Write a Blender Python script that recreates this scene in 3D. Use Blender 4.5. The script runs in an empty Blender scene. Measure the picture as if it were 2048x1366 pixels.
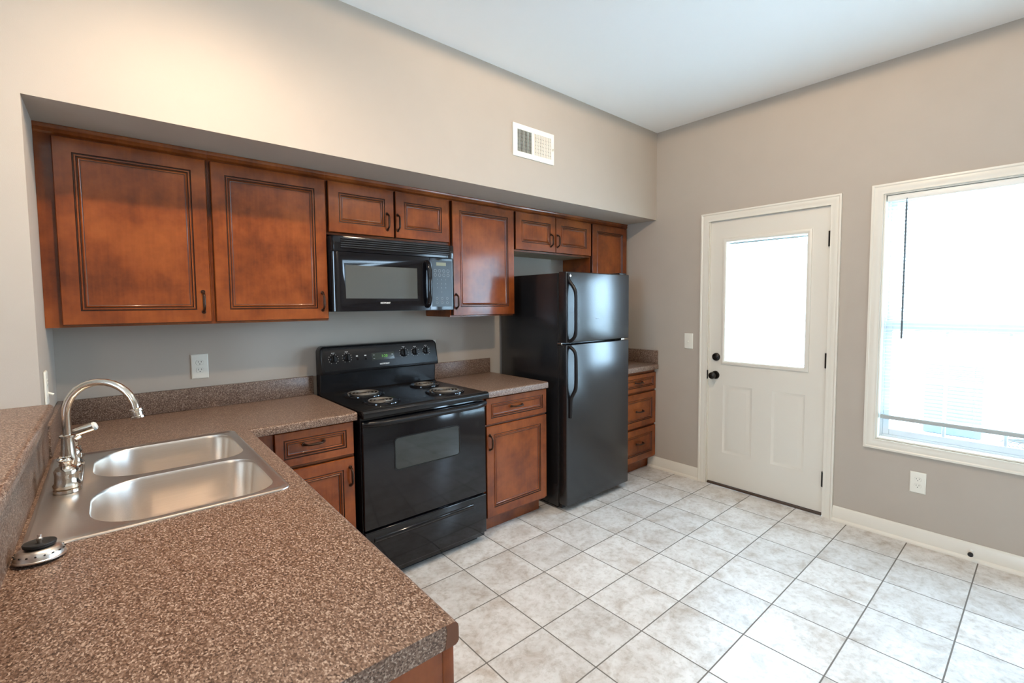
import bpy, bmesh, math, random
from mathutils import Vector, Matrix, geometry
random.seed(7)
S = bpy.context.scene
COL = S.collection

# ---------------------------------------------------------------- camera
cam_d = bpy.data.cameras.new('camera')
cam = bpy.data.objects.new('camera', cam_d)
COL.objects.link(cam)
S.camera = cam
YAW, PIT, ROL = math.radians(41.6313), math.radians(-3.3890), math.radians(-0.3921)
fw = Vector((math.sin(YAW)*math.cos(PIT), math.cos(YAW)*math.cos(PIT), math.sin(PIT)))
rt0 = Vector((math.cos(YAW), -math.sin(YAW), 0)); up0 = rt0.cross(fw)
rt = rt0*math.cos(ROL) + up0*math.sin(ROL)
up = up0*math.cos(ROL) - rt0*math.sin(ROL)
M = Matrix((rt, up, -fw)).transposed().to_4x4()
M.translation = Vector((-3.5254, -2.9082, 1.4377))
cam.matrix_world = M
cam_d.sensor_fit = 'HORIZONTAL'
cam_d.sensor_width = 36.0
cam_d.lens = 941.1352/2048*36.0
cam_d.shift_x = -29.4345/2048
cam_d.shift_y = -19.6783/2048
cam_d.clip_start = 0.02

# ---------------------------------------------------------------- world, exposure, lamps
W = bpy.data.worlds.new('daylight'); S.world = W
W.use_nodes = True
bg = W.node_tree.nodes['Background']
bg.inputs['Color'].default_value = (0.55, 0.77, 1.0, 1)
bg.inputs['Strength'].default_value = 18.5
S.view_settings.view_transform = 'Standard'
S.view_settings.look = 'None'
S.view_settings.gamma = 1.0
S.view_settings.use_curve_mapping = False
S.view_settings.exposure = 0.38
S.cycles.max_bounces = 10
S.cycles.diffuse_bounces = 6
S.cycles.glossy_bounces = 5
S.cycles.transmission_bounces = 8
S.cycles.transparent_max_bounces = 12
S.cycles.sample_clamp_indirect = 40.0
S.cycles.caustics_reflective = False
S.cycles.caustics_refractive = False
S.cycles.use_denoising = True

def lamp(name, loc, power, color, r):
    d = bpy.data.lights.new(name, 'POINT'); d.energy = power; d.color = color; d.shadow_soft_size = r
    o = bpy.data.objects.new(name, d); COL.objects.link(o); o.location = loc
    return o
def spot(name, loc, power, color, r, size, blend):
    d = bpy.data.lights.new(name, 'SPOT'); d.energy = power; d.color = color; d.shadow_soft_size = r
    d.spot_size = math.radians(size); d.spot_blend = blend
    o = bpy.data.objects.new(name, d); COL.objects.link(o); o.location = loc
    return o
def portal(name, loc, rot, sx, sy):
    d = bpy.data.lights.new(name, 'AREA'); d.shape = 'RECTANGLE'; d.size = sx; d.size_y = sy
    d.cycles.is_portal = True
    o = bpy.data.objects.new(name, d); COL.objects.link(o); o.location = loc; o.rotation_euler = rot
    return o
spot('kitchen_ceiling_lamp', (-1.75, -2.11, 2.848), 76, (1.0, 0.76, 0.53), 0.05, 180, 0.03)
spot('sink_ceiling_lamp', (-3.25, -1.34, 2.848), 98, (1.0, 0.78, 0.57), 0.035, 164, 1.0)
lamp('living_room_fill', (-4.6, -4.6, 2.35), 22, (1.0, 0.80, 0.60), 0.12)  # added warm fill light, no fixture there; lifts the soffit evenly
portal('window_portal', (0.16, -2.62, 1.33), (0, math.radians(90), 0), 1.5, 0.87)
portal('door_portal', (0.07, -1.50, 1.44), (0, math.radians(90), 0), 0.94, 0.58)
portal('added_window_portal', (0.06, -3.75, 1.33), (0, math.radians(90), 0), 1.5, 0.8)  # portal of the added unseen window
portal('living_room_portal', (-7.1, -3.55, 1.6), (0, math.radians(-90), 0), 1.4, 1.1)

# ---------------------------------------------------------------- materials
def new_mat(name):
    m = bpy.data.materials.new(name); m.use_nodes = True
    nt = m.node_tree
    return m, nt, nt.nodes['Principled BSDF']
def N(nt, kind, **kw):
    n = nt.nodes.new(kind)
    for k, v in kw.items():
        if k.startswith('i_'): n.inputs[k[2:]].default_value = v
        else: setattr(n, k, v)
    return n
def ramp(nt, stops, interp='LINEAR'):
    r = nt.nodes.new('ShaderNodeValToRGB'); r.color_ramp.interpolation = interp
    el = r.color_ramp.elements
    while len(el) < len(stops): el.new(0.5)
    for e, (p, c) in zip(el, stops):
        e.position = p; e.color = (c[0], c[1], c[2], 1)
    return r
def coords(nt): return nt.nodes.new('ShaderNodeNewGeometry').outputs['Position']
def simple(name, col, rough=0.5, metal=0.0, coat=0.0, bump=0.0, bscale=200.0, spec=0.5, var=0.0):
    m, nt, b = new_mat(name)
    b.inputs['Base Color'].default_value = (*col, 1)
    b.inputs['Roughness'].default_value = rough
    b.inputs['Metallic'].default_value = metal
    b.inputs['Coat Weight'].default_value = coat
    b.inputs['Coat Roughness'].default_value = 0.08
    b.inputs['Specular IOR Level'].default_value = spec
    P = coords(nt)
    nz = N(nt, 'ShaderNodeTexNoise', i_Scale=bscale, i_Detail=3.0)
    nt.links.new(P, nz.inputs['Vector'])
    if bump:
        bp = N(nt, 'ShaderNodeBump', i_Strength=bump, i_Distance=0.002)
        nt.links.new(nz.outputs['Fac'], bp.inputs['Height']); nt.links.new(bp.outputs['Normal'], b.inputs['Normal'])
    if var:
        r = ramp(nt, [(0.3, [c*(1-var) for c in col]), (0.7, [min(1, c*(1+var)) for c in col])])
        n2 = N(nt, 'ShaderNodeTexNoise', i_Scale=6.0, i_Detail=4.0); nt.links.new(P, n2.inputs['Vector'])
        nt.links.new(n2.outputs['Fac'], r.inputs['Fac']); nt.links.new(r.outputs['Color'], b.inputs['Base Color'])
    return m

MT = {}
MT['wall'] = simple('wall_paint', (0.455, 0.40, 0.338), 0.7, bump=0.08, bscale=350, var=0.015)
MT['ceiling'] = simple('ceiling_paint', (0.92, 0.92, 0.905), 0.8, bump=0.05, bscale=300)
MT['trim'] = simple('trim_paint', (0.74, 0.705, 0.62), 0.35, bump=0.02, bscale=60)
MT['door'] = simple('door_paint', (0.72, 0.685, 0.605), 0.4, bump=0.02, bscale=60)
MT['vinyl'] = simple('window_vinyl', (0.60, 0.64, 0.68), 0.35)
MT['plate'] = simple('ivory_plastic', (0.80, 0.78, 0.69), 0.35)
MT['duct'] = simple('dim_duct_metal', (0.10, 0.095, 0.070), 0.6)
MT['slot'] = simple('dark_slot', (0.03, 0.025, 0.02), 0.6)
MT['black_gloss'] = simple('black_enamel', (0.005, 0.005, 0.007), 0.09, spec=0.45)
MT['black_top'] = simple('black_cooktop_enamel', (0.006, 0.006, 0.007), 0.24, spec=0.4)
MT['black_satin'] = simple('black_plastic', (0.008, 0.008, 0.009), 0.30, spec=0.28)
MT['black_matte'] = simple('black_rubber', (0.012, 0.012, 0.012), 0.6)
MT['knob_black'] = simple('dark_bronze_metal', (0.018, 0.015, 0.012), 0.28, metal=0.6)
MT['bronze'] = simple('oil_rubbed_bronze', (0.045, 0.022, 0.013), 0.32, metal=0.7)
MT['chrome'] = simple('polished_nickel', (0.72, 0.66, 0.58), 0.14, metal=1.0)
MT['coil'] = simple('coil_element', (0.17, 0.155, 0.135), 0.5, metal=0.5)
MT['white_mark'] = simple('white_print', (0.75, 0.75, 0.72), 0.5)
MT['grey_mark'] = simple('grey_print', (0.30, 0.32, 0.33), 0.5)
MT['panel_blue'] = simple('control_panel_film', (0.017, 0.025, 0.031), 0.32)
MT['raw_wood'] = simple('light_cabinet_underside', (0.50, 0.40, 0.27), 0.6, var=0.06)
MT['glaze'] = simple('dark_glaze', (0.028, 0.008, 0.003), 0.35)
MT['vent_white'] = simple('vent_enamel', (0.82, 0.80, 0.73), 0.4)
MT['concrete'] = simple('patio_concrete', (0.72, 0.72, 0.70), 0.9, bump=0.2, bscale=60)
MT['unit_grey'] = simple('condenser_paint', (0.100, 0.112, 0.120), 0.7, spec=0.2)
MT['white_plastic'] = simple('white_plastic', (0.82, 0.82, 0.78), 0.4)
MT['wand'] = simple('wand_acrylic', (0.12, 0.15, 0.17), 0.6, spec=0.2)
MT['rail_backlit'] = simple('blind_rail_backlit_shade', (0.42, 0.45, 0.44), 0.5)  # grey stands for the rail's backlit shade, put into the colour
MT['threshold'] = simple('threshold_metal', (0.06, 0.035, 0.02), 0.45)

# fridge skin: fine pebbled black
m, nt, b = new_mat('pebbled_black_enamel')
b.inputs['Base Color'].default_value = (0.010, 0.011, 0.013, 1)
b.inputs['Roughness'].default_value = 0.235
P = coords(nt)
nz = N(nt, 'ShaderNodeTexNoise', i_Scale=420.0, i_Detail=2.0); nt.links.new(P, nz.inputs['Vector'])
bp = N(nt, 'ShaderNodeBump', i_Strength=0.12, i_Distance=0.0008)
nt.links.new(nz.outputs['Fac'], bp.inputs['Height']); nt.links.new(bp.outputs['Normal'], b.inputs['Normal'])
b.inputs['Specular IOR Level'].default_value = 0.72
MT['fridge'] = m

# cherry stained wood
def wood(name, dark, mid, light, rough=0.30):
    m, nt, b = new_mat(name)
    P = coords(nt)
    n1 = N(nt, 'ShaderNodeTexNoise', i_Scale=5.5, i_Detail=5.0, i_Roughness=0.6); nt.links.new(P, n1.inputs['Vector'])
    mp = N(nt, 'ShaderNodeMapping'); mp.inputs['Scale'].default_value = (60, 60, 4); nt.links.new(P, mp.inputs['Vector'])
    n2 = N(nt, 'ShaderNodeTexNoise', i_Scale=1.5, i_Detail=3.0); nt.links.new(mp.outputs['Vector'], n2.inputs['Vector'])
    mx = N(nt, 'ShaderNodeMath', operation='MULTIPLY_ADD'); mx.inputs[1].default_value = 0.14
    nt.links.new(n2.outputs['Fac'], mx.inputs[0])
    sc = N(nt, 'ShaderNodeMath', operation='MULTIPLY'); sc.inputs[1].default_value = 0.86
    nt.links.new(n1.outputs['Fac'], sc.inputs[0]); nt.links.new(sc.outputs[0], mx.inputs[2])
    r = ramp(nt, [(0.33, dark), (0.50, mid), (0.68, light)])
    nt.links.new(mx.outputs[0], r.inputs['Fac']); nt.links.new(r.outputs['Color'], b.inputs['Base Color'])
    b.inputs['Roughness'].default_value = rough
    b.inputs['Coat Weight'].default_value = 0.55
    b.inputs['Coat Roughness'].default_value = 0.11
    b.inputs['Specular IOR Level'].default_value = 0.25
    return m
MT['wood'] = wood('cherry_stained_wood', (0.098, 0.020, 0.0032), (0.200, 0.045, 0.0075), (0.285, 0.075, 0.0145))

# speckled laminate
def laminate():
    m, nt, b = new_mat('speckled_brown_laminate')
    P = coords(nt)
    mp = N(nt, 'ShaderNodeMapping'); mp.inputs['Scale'].default_value = (1.0, 0.62, 1.0); mp.inputs['Rotation'].default_value = (0, 0, 0.5)
    nt.links.new(P, mp.inputs['Vector'])
    v = N(nt, 'ShaderNodeTexVoronoi', i_Scale=430.0); nt.links.new(mp.outputs['Vector'], v.inputs['Vector'])
    n0 = N(nt, 'ShaderNodeTexNoise', i_Scale=230.0, i_Detail=6.0); nt.links.new(mp.outputs['Vector'], n0.inputs['Vector'])
    sep = N(nt, 'ShaderNodeSeparateColor'); nt.links.new(v.outputs['Color'], sep.inputs['Color'])
    a = N(nt, 'ShaderNodeMath', operation='MULTIPLY'); a.inputs[1].default_value = 0.55
    nt.links.new(sep.outputs['Red'], a.inputs[0])
    c = N(nt, 'ShaderNodeMath', operation='MULTIPLY_ADD'); c.inputs[1].default_value = 0.75
    nt.links.new(n0.outputs['Fac'], c.inputs[0]); nt.links.new(a.outputs[0], c.inputs[2])
    r = ramp(nt, [(0.28, (0.032, 0.016, 0.010)), (0.45, (0.093, 0.052, 0.033)), (0.62, (0.154, 0.092, 0.063)), (0.80, (0.230, 0.152, 0.112)), (0.95, (0.42, 0.32, 0.25))])
    nt.links.new(c.outputs[0], r.inputs['Fac']); nt.links.new(r.outputs['Color'], b.inputs['Base Color'])
    b.inputs['Roughness'].default_value = 0.34
    bp = N(nt, 'ShaderNodeBump', i_Strength=0.18, i_Distance=0.001)
    nt.links.new(n0.outputs['Fac'], bp.inputs['Height']); nt.links.new(bp.outputs['Normal'], b.inputs['Normal'])
    return m
MT['lam'] = laminate()
MT['lam_edge'] = simple('brown_laminate_core', (0.13, 0.045, 0.018), 0.45)

# brushed steel
m, nt, b = new_mat('brushed_stainless')
b.inputs['Metallic'].default_value = 1.0
P = coords(nt)
mp = N(nt, 'ShaderNodeMapping'); mp.inputs['Scale'].default_value = (8, 500, 500); nt.links.new(P, mp.inputs['Vector'])
nz = N(nt, 'ShaderNodeTexNoise', i_Scale=1.0, i_Detail=2.0); nt.links.new(mp.outputs['Vector'], nz.inputs['Vector'])
r = ramp(nt, [(0.3, (0.75, 0.69, 0.63)), (0.7, (0.79, 0.73, 0.67))])
nt.links.new(nz.outputs['Fac'], r.inputs['Fac']); nt.links.new(r.outputs['Color'], b.inputs['Base Color'])
b.inputs['Roughness'].default_value = 0.31
bp = N(nt, 'ShaderNodeBump', i_Strength=0.001, i_Distance=0.0002)
nt.links.new(nz.outputs['Fac'], bp.inputs['Height']); nt.links.new(bp.outputs['Normal'], b.inputs['Normal'])
MT['steel'] = m

# floor tile
TILE, TX, TY = 0.3082, -2.1444, -0.8287
def tiles():
    m, nt, b = new_mat('ceramic_floor_tile')
    P = coords(nt)
    sub = N(nt, 'ShaderNodeVectorMath', operation='SUBTRACT'); sub.inputs[1].default_value = (TX, TY, 0)
    nt.links.new(P, sub.inputs[0])
    sc = N(nt, 'ShaderNodeVectorMath', operation='SCALE'); sc.inputs['Scale'].default_value = 1/TILE
    nt.links.new(sub.outputs[0], sc.inputs[0])
    fr = N(nt, 'ShaderNodeVectorMath', operation='FRACTION'); nt.links.new(sc.outputs[0], fr.inputs[0])
    fl = N(nt, 'ShaderNodeVectorMath', operation='FLOOR'); nt.links.new(sc.outputs[0], fl.inputs[0])
    sp = N(nt, 'ShaderNodeSeparateXYZ'); nt.links.new(fr.outputs[0], sp.inputs[0])
    def edge(out):
        s = N(nt, 'ShaderNodeMath', operation='SUBTRACT'); s.inputs[1].default_value = 0.5; nt.links.new(out, s.inputs[0])
        a = N(nt, 'ShaderNodeMath', operation='ABSOLUTE'); nt.links.new(s.outputs[0], a.inputs[0]); return a.outputs[0]
    mxx = N(nt, 'ShaderNodeMath', operation='MAXIMUM')
    nt.links.new(edge(sp.outputs['X']), mxx.inputs[0]); nt.links.new(edge(sp.outputs['Y']), mxx.inputs[1])
    g = N(nt, 'ShaderNodeMapRange'); g.inputs['From Min'].default_value = 0.4895; g.inputs['From Max'].default_value = 0.4925
    nt.links.new(mxx.outputs[0], g.inputs['Value'])
    wn = N(nt, 'ShaderNodeTexWhiteNoise', noise_dimensions='3D'); nt.links.new(fl.outputs[0], wn.inputs['Vector'])
    off = N(nt, 'ShaderNodeVectorMath', operation='MULTIPLY_ADD'); off.inputs[1].default_value = (9, 9, 9)
    nt.links.new(wn.outputs['Color'], off.inputs[0]); nt.links.new(P, off.inputs[2])
    n1 = N(nt, 'ShaderNodeTexNoise', i_Scale=8.0, i_Detail=9.0, i_Roughness=0.68, i_Distortion=0.4); nt.links.new(off.outputs[0], n1.inputs['Vector'])
    n2 = N(nt, 'ShaderNodeTexNoise', i_Scale=38.0, i_Detail=5.0, i_Roughness=0.7); nt.links.new(off.outputs[0], n2.inputs['Vector'])
    r1 = ramp(nt, [(0.30, (0.44, 0.385, 0.325)), (0.45, (0.60, 0.575, 0.54)), (0.58, (0.70, 0.69, 0.665)), (0.75, (0.76, 0.755, 0.735))])
    nt.links.new(n1.outputs['Fac'], r1.inputs['Fac'])
    r2 = ramp(nt, [(0.34, (0.74, 0.71, 0.67)), (0.52, (1, 1, 1))]); nt.links.new(n2.outputs['Fac'], r2.inputs['Fac'])
    mu = N(nt, 'ShaderNodeMix', data_type='RGBA', blend_type='MULTIPLY'); mu.inputs['Factor'].default_value = 0.8
    nt.links.new(r1.outputs['Color'], mu.inputs['A']); nt.links.new(r2.outputs['Color'], mu.inputs['B'])
    tv = N(nt, 'ShaderNodeMapRange'); tv.inputs['To Min'].default_value = 0.90; tv.inputs['To Max'].default_value = 1.05
    nt.links.new(wn.outputs['Value'], tv.inputs['Value'])
    mv = N(nt, 'ShaderNodeVectorMath', operation='SCALE'); nt.links.new(mu.outputs['Result'], mv.inputs[0]); nt.links.new(tv.outputs['Result'], mv.inputs['Scale'])
    mg = N(nt, 'ShaderNodeMix', data_type='RGBA'); nt.links.new(g.outputs['Result'], mg.inputs['Factor'])
    nt.links.new(mv.outputs[0], mg.inputs['A']); mg.inputs['B'].default_value = (0.15, 0.135, 0.12, 1)
    nt.links.new(mg.outputs['Result'], b.inputs['Base Color'])
    rr = N(nt, 'ShaderNodeMapRange'); rr.inputs['To Min'].default_value = 0.33; rr.inputs['To Max'].default_value = 0.85
    nt.links.new(g.outputs['Result'], rr.inputs['Value']); nt.links.new(rr.outputs['Result'], b.inputs['Roughness'])
    hh = N(nt, 'ShaderNodeMath', operation='MULTIPLY_ADD'); hh.inputs[1].default_value = -1.0
    h2 = N(nt, 'ShaderNodeMath', operation='MULTIPLY'); h2.inputs[1].default_value = 0.35; nt.links.new(n2.outputs['Fac'], h2.inputs[0])
    nt.links.new(g.outputs['Result'], hh.inputs[0]); nt.links.new(h2.outputs[0], hh.inputs[2])
    bp = N(nt, 'ShaderNodeBump', i_Strength=0.35, i_Distance=0.002)
    nt.links.new(hh.outputs[0], bp.inputs['Height']); nt.links.new(bp.outputs['Normal'], b.inputs['Normal'])
    return m
MT['tile'] = tiles()

# glass: thin clear pane
m, nt, b = new_mat('clear_glass'); nt.nodes.remove(b)
out = nt.nodes['Material Output']
tr = N(nt, 'ShaderNodeBsdfTransparent'); tr.inputs['Color'].default_value = (0.95, 0.98, 0.98, 1)
gl = N(nt, 'ShaderNodeBsdfGlossy'); gl.inputs['Roughness'].default_value = 0.02
mx = N(nt, 'ShaderNodeMixShader'); mx.inputs['Fac'].default_value = 0.06
nt.links.new(tr.outputs[0], mx.inputs[1]); nt.links.new(gl.outputs[0], mx.inputs[2]); nt.links.new(mx.outputs[0], out.inputs['Surface'])
MT['glass'] = m
# blind slat: white translucent vinyl
m, nt, b = new_mat('blind_vinyl'); nt.nodes.remove(b)
out = nt.nodes['Material Output']
df = N(nt, 'ShaderNodeBsdfDiffuse'); df.inputs['Color'].default_value = (0.70, 0.72, 0.70, 1)
tl = N(nt, 'ShaderNodeBsdfTranslucent'); tl.inputs['Color'].default_value = (0.85, 0.86, 0.84, 1)
mx = N(nt, 'ShaderNodeMixShader'); mx.inputs['Fac'].default_value = 0.10
nt.links.new(df.outputs[0], mx.inputs[1]); nt.links.new(tl.outputs[0], mx.inputs[2]); nt.links.new(mx.outputs[0], out.inputs['Surface'])
MT['slat'] = m
def emit(name, col, st):
    m, nt, b = new_mat(name)
    b.inputs['Base Color'].default_value = (0.01, 0.01, 0.01, 1)
    b.inputs['Emission Color'].default_value = (*col, 1); b.inputs['Emission Strength'].default_value = st
    return m
MT['green_led'] = emit('green_display_digits', (0.25, 0.9, 0.10), 0.45)
MT['lcd'] = emit('lit_display_window', (0.55, 0.60, 0.40), 0.35)
MT['display'] = simple('display_window', (0.035, 0.045, 0.035), 0.2)
MT['oven_glass'] = simple('tinted_oven_glass', (0.016, 0.020, 0.018), 0.05, spec=0.7)
MT['mw_screen'] = simple('perforated_door_screen', (0.050, 0.048, 0.036), 0.30, bump=0.5, bscale=900)

# ---------------------------------------------------------------- mesh builder
class MB:
    def __init__(s): s.bm = bmesh.new(); s.mats = []; s.mi = 0
    def use(s, key):
        if key not in s.mats: s.mats.append(key)
        s.mi = s.mats.index(key); return s
    def _f(s, vs):
        try:
            f = s.bm.faces.new(vs); f.material_index = s.mi; return f
        except ValueError: return None
    def box(s, x0, x1, y0, y1, z0, z1, bev=0.0, seg=2):
        x0, x1 = sorted((x0, x1)); y0, y1 = sorted((y0, y1)); z0, z1 = sorted((z0, z1))
        v = [s.bm.verts.new(p) for p in ((x0,y0,z0),(x1,y0,z0),(x1,y1,z0),(x0,y1,z0),(x0,y0,z1),(x1,y0,z1),(x1,y1,z1),(x0,y1,z1))]
        fs = [s._f([v[i] for i in q]) for q in ((0,3,2,1),(4,5,6,7),(0,1,5,4),(1,2,6,5),(2,3,7,6),(3,0,4,7))]
        if bev:
            es = list({e for f in fs for e in f.edges})
            r = bmesh.ops.bevel(s.bm, geom=es, offset=bev, segments=seg, profile=0.5, affect='EDGES')
            for f in r['faces']: f.material_index = s.mi
        return s
    def prism(s, pts, axis, a0, a1, bev=0.0, seg=2):
        def mk(p, a):
            return {'x': (a, p[0], p[1]), 'y': (p[0], a, p[1]), 'z': (p[0], p[1], a)}[axis]
        A = [s.bm.verts.new(mk(p, a0)) for p in pts]; B = [s.bm.verts.new(mk(p, a1)) for p in pts]
        n = len(pts); fs = [s._f(A), s._f(list(reversed(B)))]
        for i in range(n): fs.append(s._f([A[i], B[i], B[(i+1) % n], A[(i+1) % n]]))
        fs = [f for f in fs if f]
        bmesh.ops.recalc_face_normals(s.bm, faces=fs)
        if bev:
            es = list({e for f in fs for e in f.edges})
            r = bmesh.ops.bevel(s.bm, geom=es, offset=bev, segments=seg, profile=0.5, affect='EDGES')
            for f in r['faces']: f.material_index = s.mi
        return s
    def loops(s, rings, cap0=True, cap1=True, closed=True):
        R = [[s.bm.verts.new(p) for p in r] for r in rings]
        n = len(R[0])
        for a, b in zip(R, R[1:]):
            for i in range(n if closed else n-1):
                s._f([a[i], a[(i+1) % n], b[(i+1) % n], b[i]])
        if cap0: s._f(list(reversed(R[0])))
        if cap1: s._f(R[-1])
        return R
    def tube(s, path, rad, seg=12, sx=1.0, cap=True):
        P = [Vector(p) for p in path]
        if not isinstance(rad, (list, tuple)): rad = [rad]*len(P)
        T = []
        for i in range(len(P)):
            a = P[max(0, i-1)]; b = P[min(len(P)-1, i+1)]; T.append((b-a).normalized())
        ref = Vector((0, 0, 1)) if abs(T[0].z) < 0.9 else Vector((1, 0, 0))
        u = T[0].cross(ref).normalized(); rings = []
        for p, t, r in zip(P, T, rad):
            u = (u - t*u.dot(t)).normalized(); w = t.cross(u)
            rings.append([p + (u*math.cos(2*math.pi*k/seg)*sx + w*math.sin(2*math.pi*k/seg))*r for k in range(seg)])
        s.loops(rings, cap, cap); return s
    def lathe(s, prof, c, axis=(0,0,1), seg=28, caps=True):
        a = Vector(axis).normalized(); c = Vector(c)
        u = a.orthogonal().normalized(); w = a.cross(u)
        rings = [[c + a*h + (u*math.cos(2*math.pi*k/seg) + w*math.sin(2*math.pi*k/seg))*max(r, 1e-5) for k in range(seg)] for r, h in prof]
        s.loops(rings, caps, caps); return s
    def rings(s, o, u, v, n, w, h, R, fill=True):
        """nested rectangles: R = [(inset, height, material)], the strip from ring i to i+1 takes ring i+1's material"""
        o, u, v, n = Vector(o), Vector(u), Vector(v), Vector(n)
        prev = None
        for ins, d, mk in R:
            s.use(mk)
            iu, iv = (ins if isinstance(ins, tuple) else (ins, ins))
            cur = [s.bm.verts.new(o + u*a + v*c + n*d) for a, c in ((iu, iv), (w-iu, iv), (w-iu, h-iv), (iu, h-iv))]
            if prev:
                for i in range(4): s._f([prev[i], prev[(i+1) % 4], cur[(i+1) % 4], cur[i]])
            prev = cur
        if fill: s._f(prev)
        return s

LOC = {}
def finish(name, mb, mat, parent=None, label=None, loc=None, smooth=True, recalc=True):
    bm = mb.bm
    if recalc: bmesh.ops.recalc_face_normals(bm, faces=bm.faces[:])
    base = Vector(loc) if loc is not None else (LOC[parent.name] if parent else Vector((0, 0, 0)))
    bmesh.ops.translate(bm, vec=-base, verts=bm.verts[:])
    for f in bm.faces: f.smooth = smooth
    for e in bm.edges:
        if len(e.link_faces) != 2 or e.calc_face_angle(3.2) > math.radians(38): e.smooth = False
    me = bpy.data.meshes.new(name); bm.to_mesh(me); bm.free()
    for k in (mb.mats or [mat]): me.materials.append(MT[k])
    o = bpy.data.objects.new(name, me); COL.objects.link(o)
    if parent: o.parent = parent
    else: o.location = base
    LOC[o.name] = base
    if label: o['label'] = label
    return o
def thing(name, label, cat, loc, group=None):
    o = bpy.data.objects.new(name, None); COL.objects.link(o); o.location = loc
    o.empty_display_size = 0.1
    o['label'] = label; o['category'] = cat
    if group: o['group'] = group
    LOC[o.name] = Vector(loc); return o
def tag(o, label, cat, group=None):
    o['label'] = label; o['category'] = cat
    if group: o['group'] = group
    return o
def structure(name, mb, mat, label=None, loc=None):
    o = finish(name, mb, mat, None, label, loc, smooth=True)
    o['kind'] = 'structure'; o['category'] = name.split('_')[0]
    o['label'] = label or name.replace('_', ' ')
    return o
def part(name, mb, mat, parent, label=None): return finish(name, mb, mat, parent, label)
def text_part(name, s, size, origin, u, v, mat, parent, label=None, align='CENTER', thick=0.0003, sxk=1.0, bold=0.0):
    c = bpy.data.curves.new('text', 'FONT'); c.body = s; c.size = size; c.align_x = align; c.align_y = 'CENTER'; c.extrude = thick; c.offset = bold
    t = bpy.data.objects.new('text', c); COL.objects.link(t)
    dg = bpy.context.evaluated_depsgraph_get(); dg.update()
    me = bpy.data.meshes.new_from_object(t.evaluated_get(dg))
    bpy.data.objects.remove(t); bpy.data.curves.remove(c)
    u, v = Vector(u).normalized(), Vector(v).normalized(); n = u.cross(v)
    X = Matrix((u*sxk, v, n)).transposed().to_4x4(); X.translation = Vector(origin) - LOC[parent.name]
    me.transform(X); me.materials.clear(); me.materials.append(MT[mat])
    o = bpy.data.objects.new(name, me); COL.objects.link(o); o.parent = parent; LOC[o.name] = LOC[parent.name]
    if label: o['label'] = label
    return o
UX, UY, UZ = Vector((1,0,0)), Vector((0,1,0)), Vector((0,0,1))

# ================================================================ setting
ZC, ZS, SOF, XL = 2.865, 2.1408, 0.6137, -3.7095
CT = 0.914
structure('floor', MB().box(-7.2, 0.0, -6.2, 0.0, -0.05, 0.0), 'tile', 'ceramic tile floor, square pale stone-look tiles')
structure('ceiling', MB().box(-7.2, 0.12, -6.2, 0.12, ZC, ZC+0.1), 'ceiling', 'flat white ceiling')
structure('wall_back', MB().box(XL-0.1, 0.0, 0.0, 0.12, 0.0, ZC), 'wall', 'greige kitchen wall behind the cabinets')
mb = MB().box(XL, 0.0, -SOF, 0.0, ZS, ZC)
structure('wall_soffit', mb, 'wall', 'greige soffit wall above the wall cabinets')
mb = MB().box(-7.2, XL, -SOF, 0.12, 0.0, ZC)
structure('wall_pier', mb, 'wall', 'greige wall at the left end of the cabinet recess')
# right wall with door and window openings, one window added out of view
DY0, DY1, DZ = -1.0945, -1.9183, 2.068
WY0, WY1, WZ0, WZ1 = -2.192, -3.062, 0.590, 2.084
mb = MB()
for y0, y1, z0, z1 in ((0.12, DY0, 0, ZC), (DY0, DY1, DZ, ZC), (DY1, WY0, 0, ZC), (WY0, WY1, 0, WZ0), (WY0, WY1, WZ1, ZC), (WY1, -3.35, 0, ZC), (-3.35, -4.15, 0, WZ0), (-3.35, -4.15, WZ1, ZC), (-4.15, -6.2, 0, ZC)):
    mb.box(0.0, 0.12, y0, y1, z0, z1)
structure('wall_right', mb, 'wall', 'greige wall with the white door and the window')
mb = MB()
for y0, y1, z0, z1 in ((-6.2, -4.1, 0, ZC), (-4.1, -3.0, 0, 0.9), (-4.1, -3.0, 2.3, ZC), (-3.0, -SOF, 0, ZC)):
    mb.box(-7.2, -7.08, y0, y1, z0, z1)
structure('wall_left', mb, 'wall', 'living room wall with a wide window')
structure('wall_front', MB().box(-7.2, 0.12, -6.3, -6.2, 0, ZC), 'wall', 'wall behind the viewer')
structure('wall_half', MB().box(-3.84, -3.707, -2.235, -SOF, 0, 1.064), 'wall', 'half wall carrying the raised bar top')

# trim: casings and baseboards
def casing(name, y0, y1, z0, z1, w, open_bottom, label):
    prof = [(0, 0.0), (0, 0.018), (0.010, 0.019), (0.016, 0.015), (0.022, 0.016), (0.040, 0.012), (w-0.012, 0.010), (w-0.006, 0.012), (w, 0.010), (w, 0.0)]
    rings = []
    for i, d in prof:
        if open_bottom: pts = [(y0-i, z0), (y0-i, z1-i), (y1+i, z1-i), (y1+i, z0)]
        else: pts = [(y0-i, z0+i), (y0-i, z1-i), (y1+i, z1-i), (y1+i, z0+i)]
        rings.append([(-d-0.0005, y, z) for y, z in pts])
    m_ = MB(); m_.loops(rings, False, False, closed=not open_bottom)
    if open_bottom:
        pass
    return structure(name, m_, 'trim', label)
casing('trim_1', -1.0303, -1.9773, 0.0, 2.1231, 0.062, True, 'white moulded casing around the door')
casing('trim_2', -2.1344, -3.120, 0.530, 2.1390, 0.058, False, 'white moulded casing around the window')
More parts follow.
